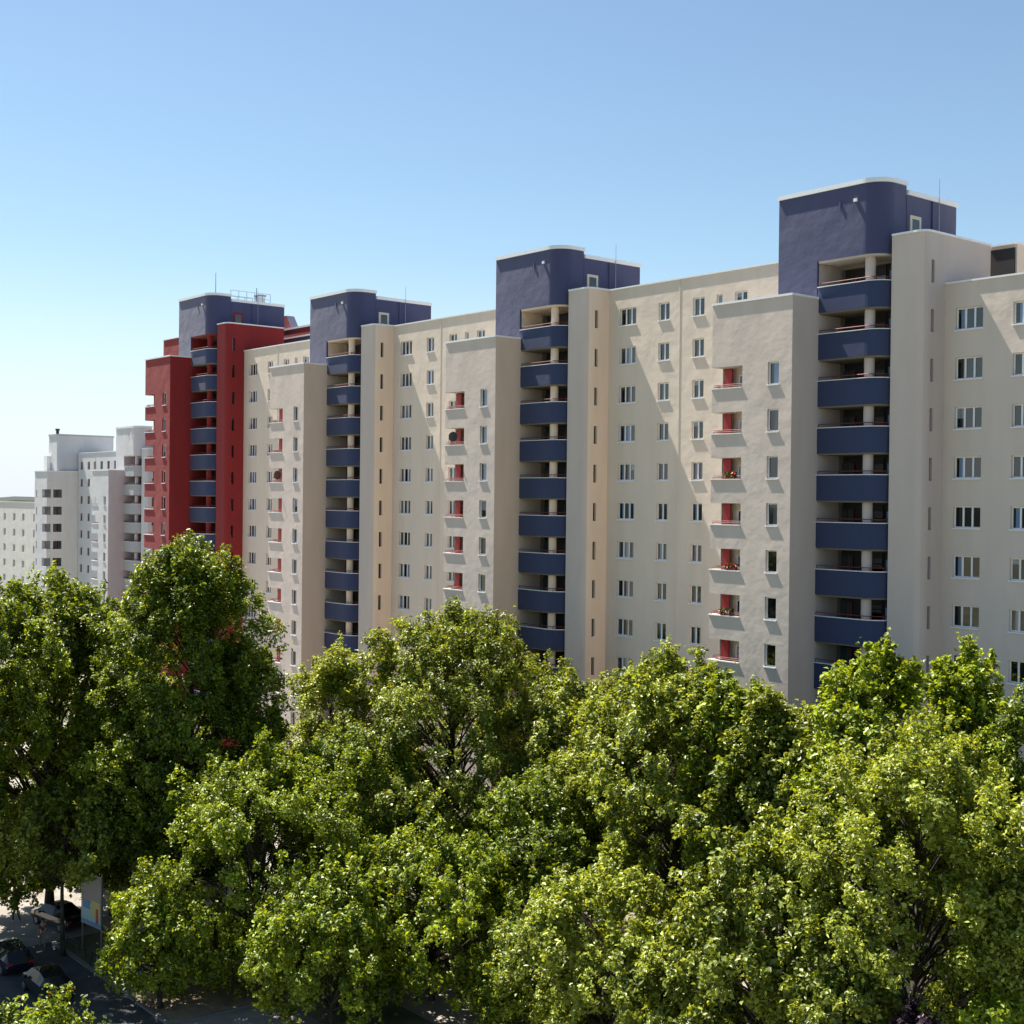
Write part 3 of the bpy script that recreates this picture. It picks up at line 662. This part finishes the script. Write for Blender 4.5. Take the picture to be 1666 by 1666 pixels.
def car(label, x, y, rz, paint, estate=False):
    root = tag(empty('parked_car', (x, y, 0), rz), label, 'car', 'cars parked along the street and path')
    st = [(-2.12,.70,.42,.62,.62,.60),(-2.02,.80,.30,.80,.82,.70),(-1.6,.86,.26,.90,.93,.74),(-1.35,.87,.24,.92,1.02,.72),(-.75,.88,.22,.93,1.40,.62),(-.2,.88,.20,.92,1.47,.60),(.5,.88,.20,.91,1.46,.60),(1.1,.88,.20,.90,1.38 if estate else 1.28,.60),(1.65,.87,.22,.89,1.30 if estate else .96,.64),(1.95,.84,.28,.88,.98 if estate else .92,.70),(2.12,.76,.40,.66,.68,.64)]
    b = MB(); rf = MB(); gl = [MB() for _ in range(4)]
    secs = []
    for (px_, w_, zb, zs, zr, rw) in st:
        half = [(w_*.92, zb), (w_, zb+.16), (w_, (zb+zs)/2+.05), (w_*.96, zs), (rw, zr), (rw*.55, zr+.02)]
        secs.append([(px_, -a, z) for a, z in half]+[(px_, a, z) for a, z in reversed(half)])
    for i in range(len(secs)-1):
        A, B_ = secs[i], secs[i+1]; n = len(A); tall = st[i][4]-st[i][3] > .3 or st[i+1][4]-st[i+1][3] > .3
        for j in range(n-1):
            q = [A[j], A[j+1], B_[j+1], B_[j]]
            side_gl = j in (3, 7) and tall
            slope = abs(st[i+1][4]-st[i][4]) > .16 and j in (4, 5, 6)
            t_ = gl[0 if j == 3 else 1] if side_gl else gl[2 if i < 5 else 3] if slope else rf if j in (4, 5, 6) and tall else b
            t_.face(q, 'car_glass' if side_gl or slope else paint)
        b.face([A[n-1], A[0], B_[0], B_[n-1]], 'darkmetal')
    b.face(secs[0], paint); b.face(secs[-1][::-1], paint)
    b.build('body', root); rf.build('roof', root)
    for nm, q in zip(('side_window', 'side_window', 'windscreen', 'rear_window'), gl):
        if q.f: q.build(nm, root)
    for sx in (-1.30, 1.32):
        for sy in (-1, 1):
            w_ = MB(); w_.tube((0,-.10,0), (0,.10,0), .32, .32, 'tyre', 20); o = w_.build('wheel', root, (sx, sy*.80, .32))
            r_ = MB(); r_.tube((0,sy*.06,0), (0,sy*.112,0), .20, .19, 'rim', 14); r_.build('rim', o)
    for sy in (-1, 1):
        t_ = MB(); t_.box(2.02, 2.115, sy*.62-.14, sy*.62+.14, .62, .80, 'lamp_red'); t_.build('tail_light', root)
        t_ = MB(); t_.box(-2.125, -2.02, sy*.58-.15, sy*.58+.15, .58, .72, 'lamp_clear'); t_.build('headlight', root)
        t_ = MB(); t_.box(-.78, -.66, sy*.98-.09, sy*.98+.09, .92, 1.06, paint); t_.build('mirror', root)
M['paint_black'] = pbr('black_car_paint', (0.012, 0.013, 0.016), .25, .3, 1); M['paint_navy'] = pbr('navy_car_paint', (0.012, 0.02, 0.045), .25, .4, 1)
M['paint_grey'] = pbr('anthracite_car_paint', (0.05, 0.052, 0.055), .28, .5, 1); M['paint_red'] = pbr('red_car_paint', (0.45, 0.015, 0.018), .25, .1, 1)
car('black car parked at the kerb directly above the bright young tree', -74.0, 27.6, 0, 'paint_black')
car('navy estate car cut off by the left edge behind the black car', -79.8, 27.4, 0, 'paint_navy', True)
car('dark grey car in the shade beside the sunlit plaza, behind the poster board', -85.4, 32.6, R(12), 'paint_grey')
car('red car glimpsed in pieces through the leaves at the bottom right of centre', -50.3, 54.9, R(5), 'paint_red')

def person(label, x, y, rz, top, legs, hair, stride=.28):
    root = tag(empty('person', (x, y, 0), rz), label, 'person', 'people on foot')
    def skin(name, pts, edges, rad, mat, parent):
        me = bpy.data.meshes.new(name); me.from_pydata(pts, edges, []); me.materials.append(mat); o = link(name, me, parent)
        md = o.modifiers.new('skin', 'SKIN'); sv = me.skin_vertices
        if not sv: 
            bm = bmesh.new(); bm.from_mesh(me); bm.verts.layers.skin.verify(); bm.to_mesh(me); bm.free(); sv = me.skin_vertices
        for i, r_ in enumerate(rad): sv[0].data[i].radius = (r_, r_*.8) if not isinstance(r_, tuple) else r_
        sv[0].data[0].use_root = True
        s_ = o.modifiers.new('sub', 'SUBSURF'); s_.levels = 2; s_.render_levels = 2; return o
    sk = pbr('skin', (0.45, 0.27, 0.19), .6)
    T_ = pbr('shirt', top, .85); Lg = pbr('trousers', legs, .85)
    # body: pelvis root, spine, neck, head, arms with hands
    P = [(0,0,.95),(0,0,1.15),(0,0,1.38),(0,0,1.50),(0.02,0,1.60),(0.02,0,1.72),
         (0,.19,1.42),(-.06,.24,1.14),(.06,.25,.90),(.09,.25,.80),
         (0,-.19,1.42),(.06,-.24,1.14),(.22,-.22,.96),(.29,-.21,.90),
         (0,.10,.90),(stride*.7,.10,.50),(stride*.6,.10,.09),(stride*.6+.15,.11,.05),
         (0,-.10,.90),(-stride*.3,-.10,.50),(-stride*1.1,-.10,.12),(-stride*1.1+.13,-.11,.05)]
    E_ = [(0,1),(1,2),(2,3),(3,4),(4,5),(2,6),(6,7),(7,8),(8,9),(2,10),(10,11),(11,12),(12,13),(0,14),(14,15),(15,16),(16,17),(0,18),(18,19),(19,20),(20,21)]
    Rd = [.13,.12,.13,.055,.085,.075,.06,.045,.035,.03,.06,.045,.035,.03,.085,.06,.042,.035,.085,.06,.042,.035]
    skin('body', P, E_, Rd, sk, root)
    skin('shirt', [(0,0,.98),(0,0,1.16),(0,0,1.38),(0,.19,1.42),(-.06,.24,1.16),(0,-.19,1.42),(.06,-.24,1.16)], [(0,1),(1,2),(2,3),(3,4),(2,5),(5,6)], [.155,.145,.15,.075,.065,.075,.065], T_, root)
    skin('trousers', [(0,0,.97),(0,.10,.88),(stride*.7,.10,.50),(stride*.6,.10,.12),(0,-.10,.88),(-stride*.3,-.10,.50),(-stride*1.1,-.10,.14)], [(0,1),(1,2),(2,3),(0,4),(4,5),(5,6)], [.15,.10,.075,.06,.10,.075,.06], Lg, root)
    h = bmesh.new(); bmesh.ops.create_uvsphere(h, u_segments=14, v_segments=9, radius=.105); me = bpy.data.meshes.new('hair'); 
    for v in h.verts: v.co.x = v.co.x-.012; v.co.z = max(v.co.z, -.03 if v.co.x < .03 else .035)
    h.to_mesh(me); h.free(); me.materials.append(pbr('hair', hair, .7)); link('hair', me, root, (0.01,0,1.70))
person('person in grey top and dark trousers walking across the sunlit plaza', -87.7, 30.6, R(200), (.20,.21,.23), (.02,.02,.03), (.03,.02,.015))
person('person in brown top and light trousers walking in deep shade left of the poster board', -81.9, 30.2, R(170), (.16,.07,.05), (.25,.22,.20), (.04,.02,.01))
person('person in a bright pink top under the low foreground trees', -61.5, 40.4, R(-60), (.75,.04,.16), (.05,.06,.18), (.03,.02,.015))
def bicycle(label, x, y, rz):
    root = tag(empty('bicycle', (x, y, 0), rz), label, 'bicycle', 'bicycles leaning by the fence')
    for sx in (-.52, .52):
        m = MB(); n = 20
        for i in range(n):
            a, b = 2*math.pi*i/n, 2*math.pi*(i+1)/n
            m.tube((math.cos(a)*.33,0,math.sin(a)*.33), (math.cos(b)*.33,0,math.sin(b)*.33), .018, mat='tyre', n=5)
        for i in range(8):
            a = math.pi*i/8; m.tube((math.cos(a)*.32,0,math.sin(a)*.32), (-math.cos(a)*.32,0,-math.sin(a)*.32), .003, mat='steel', n=3)
        m.build('wheel', root, (sx, 0, .34))
    m = MB(); 
    for a, b in (((-.52,0,.34),(-.2,0,.34)),((-.2,0,.34),(-.32,0,.85)),((-.52,0,.34),(-.30,0,.75)),((-.2,0,.34),(.36,0,.82)),((-.30,0,.78),(.36,0,.86)),((.36,0,.95),(.52,0,.34))): m.tube(a, b, .017, mat='paint_red' if rz < 1 else 'steel', n=6)
    m.build('frame', root)
    m = MB(); m.tube((.36,-.25,1.0), (.36,.25,1.0), .014, mat='darkmetal'); m.tube((.36,0,.9), (.36,0,1.0), .014, mat='darkmetal'); m.build('handlebar', root)
    m = MB(); m.box(-.45,-.2,-.06,.06,.88,.93,'tyre'); m.build('saddle', root)
bicycle('steel bicycle parked at the low fence right of the poster board', -76.6, 31.9, R(100))
bicycle('red bicycle parked at the low fence closest to the white hut', -75.6, 31.8, R(40))

# flower boxes hung on the loggia rails
def flower_box(label, x, z, cols):
    root = tag(empty('flower_box', (x, WY+.02, z)), label, 'flower box', 'flower boxes on the loggias')
    m = MB(); m.box(-.45, .45, -.02, .17, 0, .17, 'rail'); m.build('box', root)
    q = random.Random(int(z*10)); 
    for nm, mat, n_ in (('foliage', 'leaf_a', 90),)+tuple(('blossom', c, 40) for c in cols):
        m = MB()
        for _ in range(n_):
            c = Vector((q.uniform(-.46,.46), q.uniform(-.06,.2), .17+q.uniform(-.04,.24))); a = Vector((q.gauss(0,1),q.gauss(0,1),q.gauss(0,1))).normalized()*.05; b = a.orthogonal()
            m.face([c-a-b, c+a-b, c+a+b, c-a+b], mat)
        m.build(nm, root)
M['petal_red'] = pbr('red_petals', (0.55, 0.02, 0.02), .6); M['petal_white'] = pbr('white_petals', (0.7, 0.68, 0.62), .6); M['petal_yellow'] = pbr('yellow_petals', (0.65, 0.40, 0.03), .6)
flower_box('flower box with red and yellow blossoms on the nearest wing, third loggia down', -54.6, H+8.4-5.6-1.30, ('petal_red', 'petal_yellow'))
flower_box('flower box with only red blossoms on the nearest wing, fifth loggia down', -54.4, H+8.4-11.2-1.30, ('petal_red',))
flower_box('flower box with white and red blossoms on the nearest wing, sixth loggia down', -54.7, H+8.4-14-1.30, ('petal_white', 'petal_red'))
# ------------------------------------------------------------------ the trees (x, y, height, crown radius, crown foot)
tree('tree', 'tall green tree at the far left edge, in front of the white apartment blocks', -87.14, 32.60, 22.62, 7.91, 2.28, 5, mat='leaf_c', lobe_r=1.2)
tree('tree', 'tallest tree of the row, covering the foot of the dark red tower', -77.61, 37.90, 25.25, 5.86, 3.54, 6, mat='leaf_a', lobe_r=1.2)
tree('tree', 'small tree between the tallest tree and the third tower', -81.17, 50.77, 17.16, 4.40, 1.50, 7, mat='leaf_b')
tree('tree', 'broad domed tree hiding the foot of the middle cream section', -70.05, 53.28, 20.69, 8.87, 3.39, 8, mat='leaf_b', lobe_r=1.15)
tree('tree', 'yellow-green feathery tree with drooping branches in the left centre foreground', -68.43, 37.88, 13.48, 8.18, 1.50, 9, mat='leaf_c', lobe_r=1.0, droop=.9)
tree('tree', 'low round foreground tree at bottom centre with its dark fork of trunk showing', -60.02, 44.09, 9.59, 7.71, 1.50, 10, mat='leaf_c', lobe_r=1.0, droop=.5)
tree('tree', 'small tree filling the gap right of the broad domed tree', -62.37, 56.26, 16.75, 4.35, 5.36, 11, mat='leaf_b')
tree('tree', 'large pointed tree in the centre right, below the nearest wing', -51.15, 54.16, 19.42, 6.65, 5.39, 12, mat='leaf_b', lobe_r=.95)
tree('tree', 'narrow tree at the corner of the nearest wing', -43.10, 52.91, 18.34, 3.10, 8.51, 13, mat='leaf_b', lobe_r=.9)
tree('tree', 'pointed tree rising over the lowest balconies of the nearest tower', -36.22, 51.86, 21.46, 3.72, 8.90, 14, mat='leaf_c', lobe_r=.75)
tree('tree', 'twin-peaked tree right of the nearest tower', -34.21, 55.86, 21.17, 3.11, 8.06, 15, mat='leaf_c', lobe_r=.75)
tree('tree', 'dark tree cut off by the right edge below the lowest windows', -30.15, 54.47, 19.71, 2.69, 10.45, 16, mat='leaf_a', lobe_r=.8)
tree('tree', 'widest foreground tree at the lower right, speckled with sunlit leaves', -31.68, 47.90, 18.82, 6.44, 5.21, 17, mat='leaf_b', lobe_r=.95)
tree('tree', 'bushy foreground tree at the bottom just right of the centre', -47.71, 45.64, 9.96, 5.93, 1.50, 18, mat='leaf_b', lobe_r=.9)
tree('tree', 'foreground tree between the large pointed tree and the widest tree', -37.44, 45.57, 13.96, 5.21, 3.90, 19, mat='leaf_b', lobe_r=.9)
tree('tree', 'low foreground tree left of the bottom centre, over the pink top', -58.90, 36.79, 8.82, 4.89, 1.50, 20, mat='leaf_c', lobe_r=.85)
tree('tree', 'foreground tree cut off by the lower right corner', -27.01, 48.82, 16.49, 3.68, 6.02, 21, mat='leaf_b', lobe_r=.9)
tree('tree', 'silvery low tree in the shade under the far left tree', -79.56, 30.62, 10.16, 4.41, 5.45, 22, mat='leaf_b', lobe_r=.9)
tree('tree', 'slim tree whose twigs hang in front of the white hut', -68.27, 31.70, 7.10, 3.10, 1.67, 23, mat='leaf_c', lobe_r=.75, droop=.8)
tree('tree', 'dark tree standing behind the tallest tree, near the plaza', -91.93, 40.80, 12.07, 6.34, 1.51, 24, mat='leaf_a', lobe_r=1.1)
tree('tree', 'tree deep in the middle of the row, mostly hidden by its neighbours', -58.12, 50.35, 12.41, 5.45, 3.67, 25, mat='leaf_a', lobe_r=1.0)
tree('tree', 'tree standing between the feathery tree and the broad domed tree', -70.11, 45.26, 13.37, 5.42, 2.41, 26, mat='leaf_a', lobe_r=1.0)
tree('tree', 'round tree leaning against the left flank of the large pointed tree', -56.79, 55.16, 17.24, 4.09, 6.01, 27, mat='leaf_b', lobe_r=.9)
tree('tree', 'tree at the right shoulder of the large pointed tree', -46.42, 53.61, 18.73, 3.62, 7.61, 28, mat='leaf_c', lobe_r=.9)
tree('tree', 'low tree in the dip left of the pointed tree by the nearest tower', -40.22, 53.25, 18.15, 2.48, 9.72, 29, mat='leaf_b', lobe_r=.8)
tree('tree', 'leafy tree filling the notch between the far left tree and the tallest tree', -85.35, 36.31, 19.94, 4.60, 2.85, 30, mat='leaf_a', lobe_r=1.1)
tree('tree', 'smaller tree leaning out of the right side of the tallest tree', -77.15, 41.52, 18.72, 3.37, 4.59, 31, mat='leaf_a', lobe_r=1.0)
tree('tree', 'low tree between the round forked tree and the bushy one right of it', -52.59, 44.41, 6.70, 3.57, 1.50, 32, mat='leaf_c', lobe_r=.85)
tree('tree', 'low tree filling the gap under the large pointed tree at the bottom', -40.87, 44.49, 8.73, 3.27, 3.03, 33, mat='leaf_b', lobe_r=.85)
tree('tree', 'low tree between the two biggest foreground crowns at the bottom right', -32.22, 44.01, 11.78, 2.74, 6.01, 34, mat='leaf_b', lobe_r=.85)
tree('shrub', 'dark purple-leaved shrub at the bottom edge under the widest foreground tree', -28.73, 43.49, 9.03, 1.14, 7.28, 35, mat='leaf_p', lobe_r=.55, form='bush')
tree('shrub', 'green shrub at the bottom edge near the lower right corner', -26.76, 45.89, 9.76, 2.04, 6.85, 36, mat='leaf_c', lobe_r=.55, form='bush')
tree('tree', 'young bright green tree crown at the bottom left corner over the parked cars', -51.65, 18.85, 8.33, 3.40, 5.11, 37, mat='leaf_c', lobe_r=.6, form='bush', size=.2)
tree('tree', 'unseen street tree outside the left edge, added to shade the parked cars', -88.5, 22.5, 26, 5.5, 8, 61, mat='leaf_a', lobe_r=1.2)  # out of view, placed and sized to cast shade on the street
tree('tree', 'second unseen street tree outside the left edge, added to shade the street', -80.5, 19.0, 25, 5.2, 8, 62, mat='leaf_a', lobe_r=1.2)  # also out of view, added for its shade
tree('tree', 'tall tree at the left edge overlapping the far left tree, its trunk outside the frame', -82.5, 25.0, 23.5, 5.2, 12, 63, mat='leaf_a', lobe_r=1.1)  # added to extend the street shade; its crown reaches into view
